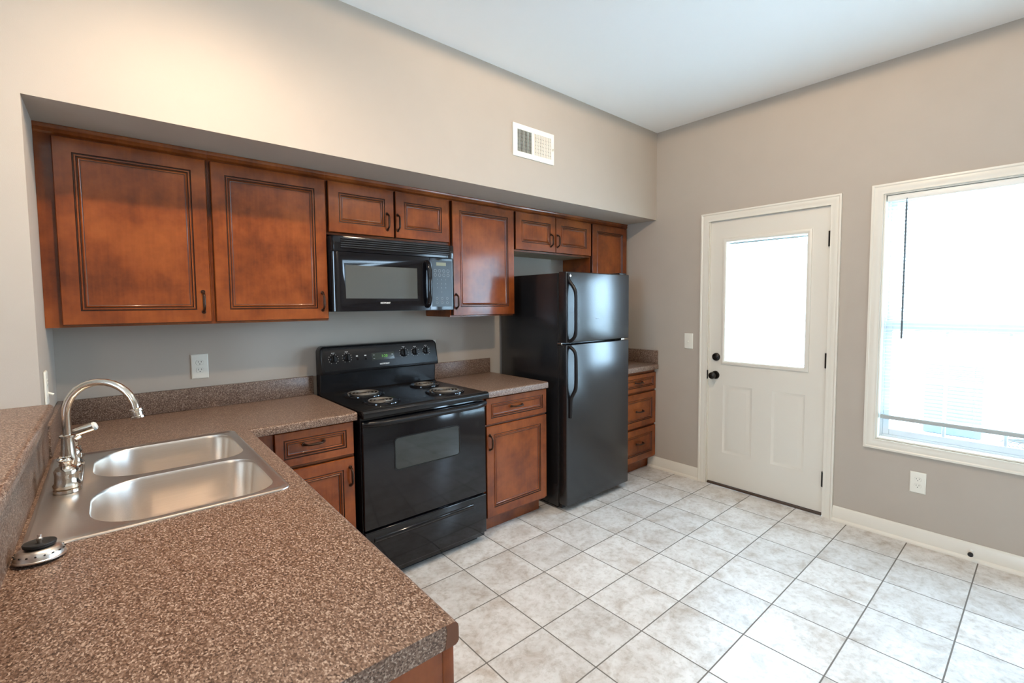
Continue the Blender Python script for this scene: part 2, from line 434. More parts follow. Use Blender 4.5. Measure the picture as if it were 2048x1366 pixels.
def baseboard(name, y0, y1, label):
    m_ = MB().prism([(-0.0005, 0), (-0.026, 0), (-0.0255, 0.008), (-0.022, 0.016), (-0.0135, 0.021), (-0.0135, 0.074), (-0.0115, 0.077), (-0.0115, 0.084), (-0.006, 0.092), (-0.004, 0.097), (-0.0005, 0.097)], 'y', y0, y1)
    m2 = m_
    # prism 'y' takes (x, z)
    return structure(name, m2, 'trim', label)
baseboard('baseboard_right', -0.5585, -1.0305, 'white baseboard between the drawer cabinet and the door')
baseboard('baseboard_window', -1.9775, -6.2, 'white baseboard below the window')

# ---------------------------------------------------------------- door
door = bpy.data.objects.new('door_1', None); COL.objects.link(door); door.location = (0.02, -1.506, 0.0185); LOC['door_1'] = Vector(door.location)
door['kind'] = 'structure'; door['label'] = 'white exterior door with a glass lite over two raised panels'; door['category'] = 'door'
E0, E1, EZ0, EZ1 = -1.1001, -1.9127, 0.0190, 2.0604
GY0, GY1, GZ0, GZ1 = -1.215, -1.790, 0.978, 1.908
PZ0, PZ1 = 0.268, 0.801
PL0, PL1, PR0, PR1 = -1.212, -1.436, -1.574, -1.793
XF = 0.012
mb = MB().use('door')
for y0, y1, z0, z1 in ((E0, GY0, EZ0, EZ1), (GY1, E1, EZ0, EZ1), (GY0, GY1, GZ1, EZ1), (GY0, GY1, PZ1, GZ0), (GY0, GY1, EZ0, PZ0), (PL1, PR0, PZ0, PZ1)):
    mb.box(XF, XF+0.044, y0, y1, z0, z1)
for y0, y1 in ((PL0, PL1), (PR0, PR1)):
    mb.rings((XF, y0, PZ0), -UY, UZ, -UX, y0-y1, PZ1-PZ0, [(0.0, 0.0, 'door'), (0.014, -0.006, 'door'), (0.022, -0.0062, 'door'), (0.042, -0.0015, 'door'), (0.048, -0.001, 'door')])
part('door_slab', mb, 'door', door)
mb = MB().rings((XF, GY0+0.018, GZ0-0.018), -UY, UZ, -UX, GY0-GY1+0.036, GZ1-GZ0+0.036,
    [(0, 0.0, 'door'), (0.002, 0.009, 'door'), (0.010, 0.013, 'door'), (0.020, 0.011, 'door'), (0.030, 0.004, 'door'), (0.032, -0.012, 'door')], fill=False)
part('lite_frame', mb, 'door', door)
part('glass_pane', MB().box(XF+0.018, XF+0.022, GY0, GY1, GZ0, GZ1), 'glass', door)
mb = MB().box(XF+0.026, XF+0.036, GY0-0.012, GY1+0.012, GZ1-0.030, GZ1-0.016, 0.002).box(XF+0.026, XF+0.036, -1.42, -1.50, GZ1-0.012, GZ1-0.006)
mb.box(XF+0.027, XF+0.035, GY0-0.014, GY1+0.014, GZ0+0.016, GZ0+0.022)
part('lite_blind_rail', mb, 'vinyl', door, 'thin rails of the blind sealed in the door glass')
for zc in (1.847, 1.049, 0.251):
    mb = MB().lathe([(0.006, -0.050), (0.006, 0.050)], (-0.006, -1.9145, zc), seg=12).box(-0.004, 0.012, -1.905, -1.924, zc-0.05, zc+0.05)
    part('hinge', mb, 'knob_black', door, 'black door hinge')
ky, kz = -1.153, 0.872
kn = part('door_knob', MB().lathe([(0.0, -0.078), (0.014, -0.077), (0.024, -0.070), (0.0275, -0.058), (0.025, -0.047), (0.014, -0.038), (0.011, -0.030), (0.011, 0.0)], (XF, ky, kz), (1,0,0)), 'knob_black', door, 'round dark knob')
part('rose_plate', MB().lathe([(0.0, -0.010), (0.026, -0.010), (0.032, -0.004), (0.032, 0.0)], (XF, ky, kz), (1,0,0)), 'knob_black', kn)
db = part('deadbolt', MB().lathe([(0.0, -0.020), (0.022, -0.018), (0.029, -0.012), (0.031, 0.0)], (XF, -1.157, 1.014), (1,0,0)), 'knob_black', door, 'dark deadbolt rose')
part('thumb_turn', MB().box(XF-0.034, XF-0.018, -1.139, -1.175, 1.009, 1.019, 0.003), 'knob_black', db)
part('strike_plate', MB().box(XF-0.024, XF-0.010, -1.0935, -1.0985, kz-0.034, kz+0.034), 'knob_black', door, 'dark strike plate')
mb = MB()
mb.box(0.0, 0.12, DY0+0.0, DY0-0.005, 0, DZ).box(0.0, 0.12, DY1, DY1+0.005, 0, DZ).box(0.0, 0.12, DY0, DY1, DZ-0.006, DZ)
structure('trim_3', mb, 'trim', 'white door jamb')
structure('trim_4', MB().box(-0.004, 0.12, DY0-0.006, DY1+0.006, 0.0005, 0.016, 0.003), 'threshold', 'dark door threshold')

# ---------------------------------------------------------------- window
win = bpy.data.objects.new('window_1', None); COL.objects.link(win); win.location = (0.09, (WY0+WY1)/2, WZ0); LOC['window_1'] = Vector(win.location)
win['kind'] = 'structure'; win['label'] = 'white double-hung window'; win['category'] = 'window'
def frame(mb, xa, xb, y0, y1, z0, z1, w, wt=None, wb=None):
    wt = wt or w; wb = wb or w
    mb.box(xa, xb, y0, y0-w, z0, z1, 0.002, 1).box(xa, xb, y1, y1+w, z0, z1, 0.002, 1)
    mb.box(xa, xb, y0-w, y1+w, z1-wt, z1, 0.002, 1).box(xa, xb, y0-w, y1+w, z0, z0+wb, 0.002, 1)
    return mb
part('jamb_liner', frame(MB(), -0.001, 0.062, WY0, WY1, WZ0, WZ1, 0.010), 'trim', win)
part('window_frame', frame(MB(), 0.062, 0.118, WY0, WY1, WZ0, WZ1, 0.022), 'vinyl', win)
ZM = 1.292
lo = part('lower_sash', frame(MB(), 0.066, 0.090, WY0-0.022, WY1+0.022, WZ0+0.022, ZM+0.028, 0.032, 0.062, 0.036), 'vinyl', win)
hi = part('upper_sash', frame(MB(), 0.092, 0.114, WY0-0.022, WY1+0.022, ZM-0.018, WZ1-0.022, 0.030, 0.034, 0.036), 'vinyl', win)
gy0, gy1 = WY0-0.054, WY1+0.054
part('pane', MB().box(0.077, 0.080, gy0, gy1, WZ0+0.058, ZM-0.018), 'glass', lo)
part('pane', MB().box(0.102, 0.105, gy0, gy1, ZM+0.018, WZ1-0.056), 'glass', hi)
mb = MB()
for k in (1, 2):
    y = gy0 + (gy1-gy0)*k/3
    mb.box(0.070, 0.087, y-0.008, y+0.008, WZ0+0.058, ZM-0.018, 0.003, 1)
mb.box(0.0713, 0.0857, gy0, gy1, 0.95, 0.966, 0.003, 1)
part('muntins', mb, 'vinyl', lo)

w2 = MB()
frame(w2, 0.05, 0.11, -3.35, -4.15, WZ0, WZ1, 0.05); w2.box(0.06, 0.10, -3.40, -4.10, 1.27, 1.32)
structure('window_added', w2, 'vinyl', 'added white window out of view farther along the wall')  # added unseen window, lets extra daylight onto the floor

# ---------------------------------------------------------------- mini blind
bl = thing('mini_blind', 'white mini blind lowered in the window, slats open, grey wand hanging at its left', 'window blind', (0.030, -2.627, 2.05))
BY0, BY1 = WY0-0.014, WY1+0.014
part('headrail', MB().box(0.014, 0.046, BY0, BY1, 2.036, 2.072, 0.003), 'white_plastic', bl)
mb = MB(); nsl = 60; zt, zb = 2.022, 0.752
for i in range(nsl):
    z = zt + (zb-zt)*i/(nsl-1)
    tl_ = math.radians(-17)
    pts = []
    for k in range(5):
        q = (k-2)/2*0.0125; h = 0.0016*(1-(k-2)**2/4)
        pts.append((0.030 + q*math.cos(tl_) , z + q*math.sin(tl_) + h))
    rings = [[(x, BY0-0.003, zz) for x, zz in pts], [(x, BY1+0.003, zz) for x, zz in pts]]
    mb.loops(rings, False, False, closed=False)
part('slats', mb, 'slat', bl)
part('bottom_rail', MB().box(0.018, 0.043, BY0-0.002, BY1+0.002, 0.716, 0.740, 0.004), 'rail_backlit', bl)
for y in (BY0-0.12, (BY0+BY1)/2, BY1+0.12):
    part('ladder_cord', MB().tube([(0.017, y, 2.036), (0.017, y, 0.736)], 0.0007, 5), 'white_plastic', bl)
wd = part('tilt_wand', MB().tube([(0.006, -2.300, 2.020), (0.004, -2.3005, 1.215)], 0.0052, 8), 'wand', bl, 'grey acrylic wand')
part('wand_hook', MB().tube([(0.018, -2.300, 2.045), (0.008, -2.300, 2.040), (0.006, -2.300, 2.018)], 0.0022, 6), 'wand', wd)

# ---------------------------------------------------------------- laminate counters
def cells_counter(mb, xs, ys, has, z0, z1, key='lam'):
    mb.use(key)
    V = {}
    def v(i, j, t):
        if (i, j, t) not in V: V[(i, j, t)] = mb.bm.verts.new((xs[i], ys[j], z1 if t else z0))
        return V[(i, j, t)]
    on = {(i, j) for i in range(len(xs)-1) for j in range(len(ys)-1) if has(i, j)}
    for i, j in on:
        mb._f([v(i,j,1), v(i+1,j,1), v(i+1,j+1,1), v(i,j+1,1)]); mb._f([v(i,j,0), v(i,j+1,0), v(i+1,j+1,0), v(i+1,j,0)])
        for di, dj, a, b in ((-1,0,(i,j),(i,j+1)), (1,0,(i+1,j),(i+1,j+1)), (0,-1,(i,j),(i+1,j)), (0,1,(i,j+1),(i+1,j+1))):
            if (i+di, j+dj) not in on: mb._f([v(*a,1), v(*a,0), v(*b,0), v(*b,1)])
    bmesh.ops.recalc_face_normals(mb.bm, faces=mb.bm.faces[:])
def bevel_where(mb, test, off, seg):
    es = [e for e in mb.bm.edges if test(e)]
    r = bmesh.ops.bevel(mb.bm, geom=es, offset=off, segments=seg, profile=0.5, affect='EDGES')
    for f in r['faces']: f.material_index = 0
SX0, SX1, SY0, SY1 = -3.690, -3.1525, -0.633, -1.469          # sink outline
XP, YC, YE, XA1 = -3.108, -0.6613, -2.267, -2.6385
counterA = thing('countertop', 'L-shaped speckled brown laminate countertop holding the sink', 'countertop', (-3.4, -1.2, CT-0.04))
mb = MB()
xs = [-3.7085, SX0+0.015, SX1-0.015, XP, XA1]; ys = [YE, SY1+0.015, YC, SY0-0.015, -0.001]
def hasA(i, j):
    if i == 1 and j in (1, 2): return False
    return i < 3 or j >= 2
cells_counter(mb, xs, ys, hasA, CT-0.040, CT)
def frontA(e, zs=(CT,)):
    a, b = e.verts[0].co, e.verts[1].co
    if abs(a.z-b.z) > 1e-6 or all(abs(a.z-z) > 1e-5 for z in zs): return False
    if abs(a.x-XP) < 1e-5 and abs(b.x-XP) < 1e-5 and max(a.y, b.y) <= YC+1e-5: return True
    return abs(a.y-YC) < 1e-5 and abs(b.y-YC) < 1e-5 and min(a.x, b.x) >= XP-1e-5
bevel_where(mb, lambda e: frontA(e), 0.011, 4)
bevel_where(mb, lambda e: frontA(e, (CT-0.040,)), 0.006, 2)
for v in mb.bm.verts:
    if v.co.x > -3.14 and v.co.x < XP+0.01: v.co.x += 0.012*(v.co.y-YE)/1.6 - (0.004 if v.co.y < -2 else 0)
part('worktop', mb, 'lam', counterA)
part('edge_cap', MB().prism([(-3.1125, CT-0.034), (-3.1125, CT-0.011), (-3.1140, CT-0.005), (-3.1180, CT-0.0012), (-3.1240, CT-0.0005), (-3.136, CT-0.0005), (-3.1340, CT-0.010), (-3.138, CT-0.0395), (-3.118, CT-0.0395)], 'y', YE-0.0012, YE-0.0001), 'lam_edge', counterA, 'plain brown end of the rounded counter nose')
part('backsplash', MB().box(-3.7085, XA1, -0.020, -0.001, CT, 1.0232, 0.003), 'lam', counterA)
part('side_splash', MB().box(-3.7085, -3.692, -SOF, -0.020, CT, 1.0232, 0.003), 'lam', counterA)
part('bar_splash', MB().box(-3.7065, -3.698, -2.262, -SOF-0.0005, CT, 1.064), 'lam', counterA, 'dark laminate facing below the bar top')
def straight_counter(name, label, x0, x1, ysp1=None, splash=(None, None), side=False):
    t = thing(name, label, 'countertop', ((x0+x1)/2, -0.33, CT-0.04), None)
    mb = MB().use('lam').box(x0, x1, YC, -0.001, CT-0.040, CT)
    bevel_where(mb, lambda e: all(abs(v.co.y-YC) < 1e-5 and abs(v.co.z-CT) < 1e-5 for v in e.verts), 0.011, 4)
    part('worktop', mb, 'lam', t)
    part('backsplash', MB().box(splash[0], splash[1], -0.020, -0.001, CT, 1.0232, 0.003), 'lam', t)
    if side: part('side_splash', MB().box(-0.021, -0.001, -0.6446, -0.020, CT, 1.0286, 0.002), 'lam', t, 'dark side splash against the wall')
    return t
straight_counter('countertop', 'short speckled brown countertop between the range and the refrigerator', -1.8585, -1.3385, splash=(-1.8585, -1.3364))
straight_counter('countertop', 'small countertop corner right of the refrigerator, with dark side splash', -0.512, -0.0215, splash=(-0.512, -0.0215), side=True)

# raised bar top
mb = MB().box(-4.20, -3.680, -2.33, -SOF-0.001, 1.065, 1.1031)
bevel_where(mb, lambda e: abs(e.verts[0].co.z-e.verts[1].co.z) < 1e-6 and all(abs(v.co.x+3.680) < 1e-5 for v in e.verts), 0.014, 4)
tag(finish('bar_top', mb, 'lam', loc=(-3.94, -1.47, 1.065)), 'raised speckled brown bar top ledge at far left', 'bar top')

# ---------------------------------------------------------------- sink
def rrect(x0, x1, y0, y1, r, n=8):
    """r = radii at (x0,y0),(x1,y0),(x1,y1),(x0,y1); y0<y1"""
    out = []
    for (cx, cy, a0), rr in zip(((x0, y0, 180), (x1, y0, 270), (x1, y1, 0), (x0, y1, 90)), r):
        px = cx + (rr if cx == x0 else -rr); py = cy + (rr if cy == y0 else -rr)
        for k in range(n+1):
            a = math.radians(a0 + 90*k/n); out.append((px + rr*math.cos(a), py + rr*math.sin(a)))
    return out
sink = thing('kitchen_sink', 'double-bowl stainless steel sink set in the brown countertop', 'sink', (-3.42, -1.05, CT))
mb = MB().use('steel')
def ring_at(ins, z, r): return [(x, y, z) for x, y in rrect(SX0+ins, SX1-ins, SY1+ins, SY0-ins, (r,)*4)]
R = mb.loops([ring_at(0, CT+0.0005, 0.03), ring_at(0.001, CT+0.0035, 0.03), ring_at(0.005, CT+0.0055, 0.028), ring_at(0.010, CT+0.0045, 0.026), ring_at(0.016, CT+0.002, 0.024)], False, False)
outer = [v.co.copy() for v in R[-1]]
BOWL = [(-3.583, -3.180, -1.032, -0.658), (-3.583, -3.180, -1.440, -1.066)]
holes = []
for x0, x1, y0, y1 in BOWL: holes.append([Vector((x, y, CT+0.002)) for x, y in rrect(x0, x1, y0, y1, (0.135, 0.075, 0.075, 0.135))])
allp = outer + holes[0] + holes[1]
vv = list(R[-1]) + [mb.bm.verts.new(p) for h in holes for p in h]
for tri in geometry.tessellate_polygon([outer, holes[0], holes[1]]):
    mb._f([vv[i] for i in tri])
part('rim_deck', mb, 'steel', sink)
for (x0, x1, y0, y1), h in zip(BOWL, holes):
    cx, cy = (x0+x1)/2+0.02, (y0+y1)/2
    mb = MB().use('steel')
    D = 0.165
    prof = [(1.0, 0.0), (0.992, -0.003), (0.985, -0.010), (0.955, -0.07), (0.930, -D+0.045), (0.905, -D+0.026), (0.86, -D+0.010), (0.77, -D+0.002), (0.5, -D-0.002), (0.14, -D-0.004)]
    mb.loops([[(cx+(p.x-cx)*k, cy+(p.y-cy)*k, CT+0.002+z) for p in h] for k, z in prof], False, False)
    bo = part('bowl', mb, 'steel', sink)
    dr = MB().use('steel').lathe([(0.056, 0.0), (0.054, 0.003), (0.045, 0.001), (0.040, -0.012), (0.0, -0.014)], (cx, cy, CT-D-0.002), seg=32)
    part('drain', dr, 'steel', bo)

# ---------------------------------------------------------------- faucet
fa = thing('faucet', 'polished gooseneck faucet with lever handles behind the sink', 'faucet', (-3.634, -0.985, CT+0.003))
FX, FY, FZ = -3.633, -0.945, CT+0.003
ring = lambda k, z: [(FX+(x-FX)*k, FY+(y-FY)*k, z) for x, y in rrect(FX-0.030, FX+0.030, FY-0.150, FY+0.150, (0.0295,)*4, 6)]
mb = MB(); mb.loops([ring(1.0, FZ), ring(0.99, FZ+0.008), ring(0.90, FZ+0.015), ring(0.80, FZ+0.018)], True, True)
part('deck_plate', mb, 'chrome', fa)
mb = MB().lathe([(0.027, 0.012), (0.027, 0.020), (0.020, 0.026), (0.0165, 0.036), (0.019, 0.050), (0.020, 0.062), (0.0165, 0.090), (0.0145, 0.120), (0.0145, 0.128), (0.019, 0.130), (0.019, 0.136), (0.0135, 0.138)], (FX, FY, FZ), seg=24)
part('spout_body', mb, 'chrome', fa)
SR = 0.096; ztop = 1.115
path = [(FX, FY, FZ+0.125), (FX, FY, FZ+0.16), (FX, FY, ztop)]
dx, dy = math.cos(math.radians(-34)), math.sin(math.radians(-34))
for k in range(1, 15):
    a = math.radians(180 - 174*k/14)
    path.append((FX + dx*SR*(1+math.cos(a)), FY + dy*SR*(1+math.cos(a)), ztop + SR*math.sin(a)))
part('gooseneck', MB().tube(path, 0.0106, 16), 'chrome', fa)
tip = Vector(path[-1]); tdir = (Vector(path[-1])-Vector(path[-2])).normalized()
part('aerator', MB().lathe([(0.0128, -0.003), (0.017, 0.0), (0.017, 0.006), (0.0145, 0.008), (0.0145, 0.020), (0.0175, 0.022), (0.017, 0.028), (0.010, 0.028)], tip, tdir, 20), 'chrome', fa)
for sgn, nm in ((-1, 'front'), (1, 'rear')):
    hy = FY + sgn*0.118
    mb = MB().lathe([(0.030, 0.012), (0.031, 0.020), (0.027, 0.026), (0.0255, 0.046), (0.027, 0.060), (0.022, 0.068), (0.013, 0.074), (0.013, 0.082), (0.017, 0.088), (0.012, 0.096), (0.0, 0.098)], (FX, hy, FZ), seg=24)
    hb = part('valve_handle', mb, 'chrome', fa)
    ex = -0.010 if sgn < 0 else 0.020; ey = -0.024 if sgn < 0 else 0.016
    mb = MB().tube([(FX, hy, FZ+0.088), (FX+ex*0.5, hy+ey*0.5, FZ+0.094), (FX+ex, hy+ey, FZ+0.098), (FX+ex*1.25, hy+ey*1.25, FZ+0.099)], [0.008, 0.0065, 0.008, 0.004], 12)
    part('lever', mb, 'chrome', hb)
sp = thing('side_sprayer', 'chrome side sprayer standing in its holder behind the faucet', 'sprayer', (-3.634, -0.665, CT+0.003))
SPX, SPY = -3.634, -0.665
part('holder', MB().lathe([(0.026, 0.0), (0.025, 0.008), (0.017, 0.014), (0.016, 0.030), (0.019, 0.036), (0.0, 0.036)], (SPX, SPY, CT+0.003)), 'chrome', sp)
part('sprayer_body', MB().lathe([(0.010, 0.036), (0.013, 0.042), (0.015, 0.050), (0.0125, 0.062), (0.0105, 0.075), (0.011, 0.084), (0.0, 0.086)], (SPX, SPY, CT+0.003)), 'chrome', sp)
hd = part('spray_head', MB().tube([(SPX-0.018, SPY, CT+0.082), (SPX, SPY, CT+0.086), (SPX+0.042, SPY-0.004, CT+0.100), (SPX+0.052, SPY-0.005, CT+0.103)], [0.011, 0.014, 0.0155, 0.016], 16), 'chrome', sp)
part('spray_face', MB().lathe([(0.0150, 0.0), (0.0145, 0.007), (0.009, 0.011), (0.0, 0.011)], (SPX+0.052, SPY-0.005, CT+0.103), (0.93, -0.07, 0.33)), 'white_plastic', hd, 'whitish spray nozzle')

# sink strainer, upside down on the rim corner
SC = Vector((-3.654, -1.522, CT+0.0005))
st = thing('sink_strainer', 'metal basket strainer with black rubber stopper lying upside down by the sink', 'sink strainer', SC)
TL = Vector((0.03, 0.05, 1.0)).normalized()
mb = MB().use('steel').lathe([(0.0385, 0.004), (0.041, 0.0045), (0.041, 0.007), (0.0395, 0.008), (0.0385, 0.014), (0.034, 0.022), (0.026, 0.026), (0.0, 0.026)], SC, TL, 36)
part('basket', mb, 'steel', st)
mb = MB()
uu = TL.orthogonal().normalized(); ww = TL.cross(uu)
for k in range(18):
    a = 2*math.pi*k/18; d = uu*math.cos(a)+ww*math.sin(a)
    mb.lathe([(0.0017, 0.0), (0.0017, 0.0022)], SC + TL*0.0165 + d*0.0370, d + TL*0.4, 8)
part('drain_holes', mb, 'slot', st)
part('rubber_stopper', MB().lathe([(0.018, 0.026), (0.025, 0.029), (0.0262, 0.034), (0.025, 0.036), (0.020, 0.034), (0.0, 0.033)], SC, TL, 32), 'black_matte', st)
part('stem', MB().lathe([(0.004, 0.031), (0.004, 0.038), (0.0055, 0.040), (0.0055, 0.044), (0.0035, 0.046), (0.0035, 0.051), (0.0, 0.052)], SC, TL, 14), 'steel', st)

# ---------------------------------------------------------------- cabinets
def door_rings(th, fw_):
    return [(0.0, -th, 'glaze'), (0.0, -0.004, 'glaze'), (0.003, 0.0, 'wood'), (fw_, 0.0, 'wood'), (fw_+0.002, -0.004, 'glaze'), (fw_+0.0045, -0.004, 'glaze'),  # side strips dark: partly glaze finish, partly gap shadow put into the colour
            (fw_+0.0065, -0.0008, 'wood'), (fw_+0.011, -0.0008, 'wood'), (fw_+0.013, -0.0045, 'glaze'), (fw_+0.015, -0.0045, 'glaze'),
            (fw_+0.018, -0.002, 'wood'), (fw_+0.022, -0.0075, 'wood'), (fw_+0.0245, -0.0085, 'glaze'), (fw_+0.027, -0.0085, 'wood')]
def front(name, x0, x1, z0, z1, yf, parent, th=0.020, fw_=0.055, nrm=(0, -1, 0)):
    mb = MB()
    mb.rings((x0, yf, z0), UX, UZ, -UY, x1-x0, z1-z0, door_rings(th, fw_))
    return part(name, mb, 'wood', parent)
def pull(x, z, yf, parent, vertical=True, ln=0.090):
    pts = []
    for k in range(13):
        t = k/12; s = (t-0.5)*ln
        out_ = 0.028*min(1.0, 1.35*math.sin(math.pi*min(max(t, 0.0), 1.0))**0.55)
        out_ = max(out_, 0.0)
        pts.append((x, yf-out_, z+s) if vertical else (x+s, yf-out_, z))
    rad = [0.0062 if k in (0, 12) else 0.0050 if k in (1, 11) else 0.0045 + 0.0016*math.sin(math.pi*k/12) for k in range(13)]
    mb = MB().tube(pts, rad, 10)
    for s in (-0.5, 0.5):
        c = (x, yf, z+s*ln) if vertical else (x+s*ln, yf, z)
        mb.lathe([(0.009, 0.0), (0.0085, 0.003), (0.006, 0.005), (0.0, 0.005)], c, (0, -1, 0), 12)
    return part('pull_handle', mb, 'bronze', parent)
WYF, WDF = -0.307, -0.335       # face frame / door fronts of the wall cabinets
ZB, ZD0, ZD1, ZSM = 1.3557, 1.3653, 2.0944, 1.8265
def wall_cabinet(label, x0, x1, zb, doors, pulls, group='wall cabinets in the recess', open_under=False):
    t = thing('wall_cabinet', label, 'cabinet', ((x0+x1)/2, -0.16, zb), group)
    mb = MB().use('wood').box(x0, x1, WYF, -0.001, zb+0.006, ZS-0.001)
    mb.use('raw_wood' if open_under else 'wood').box(x0+0.004, x1-0.004, WYF+0.02, -0.001, zb+0.001, zb+0.006)
    mb.use('wood').box(x0, x1, WYF, WYF+0.02, zb, zb+0.006)
    part('cabinet_body', mb, 'wood', t)
    mb = MB().prism([(WYF+0.001, ZS-0.001), (WYF-0.010, ZS-0.001), (WYF-0.010, ZS-0.010), (WYF-0.006, ZS-0.016), (WYF-0.008, ZS-0.020), (WYF-0.008, ZS-0.030), (WYF-0.003, ZS-0.036), (WYF+0.001, ZS-0.038)], 'x', x0, x1)
    part('top_moulding', mb, 'wood', t)
    for (a, b, c, d), ph in zip(doors, pulls):
        dd = front('cabinet_door', a, b, c, d, WDF, t, th=0.028)
        if ph: pull(ph[0], ph[1], WDF, dd)
    return t
wall_cabinet('wide red-brown wall cabinet at the left end, above the faucet', XL+0.0005, -3.1605, ZB, [(-3.6600, -3.1690, ZD0, ZD1)], [(-3.199, 1.457)])
wall_cabinet('red-brown single-door wall cabinet just left of the microwave', -3.1600, -2.6400, ZB, [(-3.1517, -2.6456, ZD0, ZD1)], [(-2.677, 1.458)])
wall_cabinet('short two-door wall cabinet directly above the microwave', -2.6395, -1.8765, ZSM-0.011, [(-2.6328, -2.2614, ZSM, ZD1), (-2.2513, -1.8870, ZSM, ZD1)], [(-2.304, 1.913), (-2.239, 1.914)])
wall_cabinet('tall single-door wall cabinet between the microwave and the refrigerator', -1.8760, -1.3445, ZB, [(-1.8657, -1.3520, ZD0, ZD1)], [(-1.8440, 1.456)])
wall_cabinet('short two-door wall cabinet above the refrigerator', -1.3440, -0.5105, ZSM-0.011, [(-1.3359, -0.9345, ZSM, ZD1), (-0.9295, -0.5199, ZSM, ZD1)], [(-0.986, 1.916), (-0.915, 1.916)], open_under=True)
wall_cabinet('narrow wall cabinet in the right corner, half hidden by the refrigerator', -0.5100, -0.0015, ZB, [(-0.5005, -0.0400, ZD0, ZD1)], [(-0.4720, 1.456)])

BYF, BDF = -0.610, -0.630
def base_cabinet(label, x0, x1, fronts, toe=(None, None), stile=None):
    t = thing('base_cabinet', label, 'cabinet', ((x0+x1)/2, -0.3, 0.0005), 'base cabinets under the countertops')
    part('cabinet_body', MB().box(x0, x1, BYF, -0.002, 0.100, CT-0.0405), 'wood', t)
    part('toe_kick', MB().box(x0, x1, -0.545, -0.40, 0.0005, 0.100), 'wood', t)
    for nm, a, b, c, d, fw_, ph in fronts:
        f = front(nm, a, b, c, d, BDF, t, fw_=fw_)
        if ph: pull(ph[0], ph[1], BDF, f, ph[2])
    return t
base_cabinet('base cabinet in the corner left of the range, one drawer over a door', -3.0985, -2.6420,
    [('drawer', -3.000, -2.6455, 0.7050, 0.8660, 0.036, (-2.835, 0.798, False)), ('cabinet_door', -3.000, -2.6455, 0.1150, 0.6900, 0.055, (-2.668, 0.597, True))])
base_cabinet('base cabinet between the range and the refrigerator, one drawer over a door', -1.8555, -1.3225,
    [('drawer', -1.8335, -1.3250, 0.6990, 0.8625, 0.036, (-1.590, 0.789, False)), ('cabinet_door', -1.8335, -1.3250, 0.1150, 0.6880, 0.055, (-1.8090, 0.588, True))])
base_cabinet('three-drawer base cabinet in the corner right of the refrigerator', -0.5100, -0.0015,
    [('drawer', -0.490, -0.010, 0.7000, 0.8450, 0.034, (-0.262, 0.779, False)), ('drawer', -0.490, -0.010, 0.4020, 0.6840, 0.050, (-0.246, 0.536, False)), ('drawer', -0.490, -0.010, 0.1150, 0.3860, 0.050, (-0.243, 0.262, False))])
# peninsula cabinet: open-topped shell so the bowls hang inside it
pc = thing('base_cabinet', 'peninsula base cabinet below the sink, its end panel facing the viewer', 'cabinet', (-3.4, -1.4, 0.0005), 'base cabinets under the countertops')
part('end_panel', MB().box(-3.698, -3.125, -2.235, -2.215, 0.0005, CT-0.0405), 'wood', pc)
part('face_frame', MB().box(-3.1245, -3.103, -2.237, -0.665, 0.100, CT-0.0405, 0.002), 'wood', pc)
part('toe_kick', MB().box(-3.19, -3.175, -2.212, -0.665, 0.0005, 0.100), 'wood', pc)
part('cabinet_floor', MB().box(-3.698, -3.125, -2.214, -0.665, 0.100, 0.118), 'wood', pc)
part('back_panel', MB().box(-3.704, -3.699, -2.235, -0.665, 0.0005, CT-0.0405), 'wood', pc)

# ---------------------------------------------------------------- range
RX0, RX1 = -2.6200, -1.8630
rg = thing('electric_range', 'black freestanding electric coil range between the base cabinets', 'range', ((RX0+RX1)/2, -0.35, 0.0005))
mb = MB().use('black_gloss').box(RX0+0.002, RX1-0.002, -0.640, -0.024, 0.030, 0.893, 0.003)
mb.use('black_matte').box(RX0+0.03, RX1-0.03, -0.60, -0.05, 0.0005, 0.032)
part('oven_body', mb, 'black_gloss', rg)
mb = MB().prism([(-0.024, 0.894), (-0.024, 0.914), (-0.060, 0.914), (-0.640, 0.9165), (-0.668, 0.921), (-0.688, 0.919), (-0.698, 0.909), (-0.698, 0.884), (-0.690, 0.880), (-0.640, 0.880), (-0.640, 0.894)], 'x', RX0-0.002, RX1+0.002, 0.002)
ck = part('cooktop', mb, 'black_top', rg)
def burner(cx, cy, r):
    z = 0.917
    b_ = part('burner', MB().use('black_gloss').lathe([(r+0.026, -0.001), (r+0.025, 0.004), (r+0.018, 0.006), (r+0.010, 0.002), (r*0.5, 0.0005), (0.0, 0.0005)], (cx, cy, z), seg=40), 'black_gloss', rg)
    turns = 3.6 if r > 0.08 else 2.8
    pts = []; n = int(turns*26)
    for k in range(n+1):
        a = 2*math.pi*turns*k/n; rr = 0.018 + (r-0.018)*k/n
        pts.append((cx+rr*math.cos(a-0.6), cy+rr*math.sin(a-0.6), z+0.0085))
    part('coil', MB().tube(pts, 0.0040, 8), 'coil', b_, 'spiral heating coil')
    mb = MB()
    for k in range(3):
        a = math.radians(30+120*k)
        mb.tube([(cx+0.010*math.cos(a), cy+0.010*math.sin(a), z+0.0035), (cx+(r+0.010)*math.cos(a), cy+(r+0.010)*math.sin(a), z+0.0035)], 0.002, 6)
    part('coil_support', mb, 'black_satin', b_)
    part('trim_ring', MB().lathe([(r+0.020, 0.0055), (r+0.019, 0.0075), (r+0.014, 0.0065), (r+0.013, 0.0050)], (cx, cy, z), seg=40), 'black_gloss', b_)
burner(-2.428, -0.238, 0.090); burner(-2.442, -0.505, 0.072); burner(-2.012, -0.205, 0.068); burner(-2.036, -0.490, 0.090)
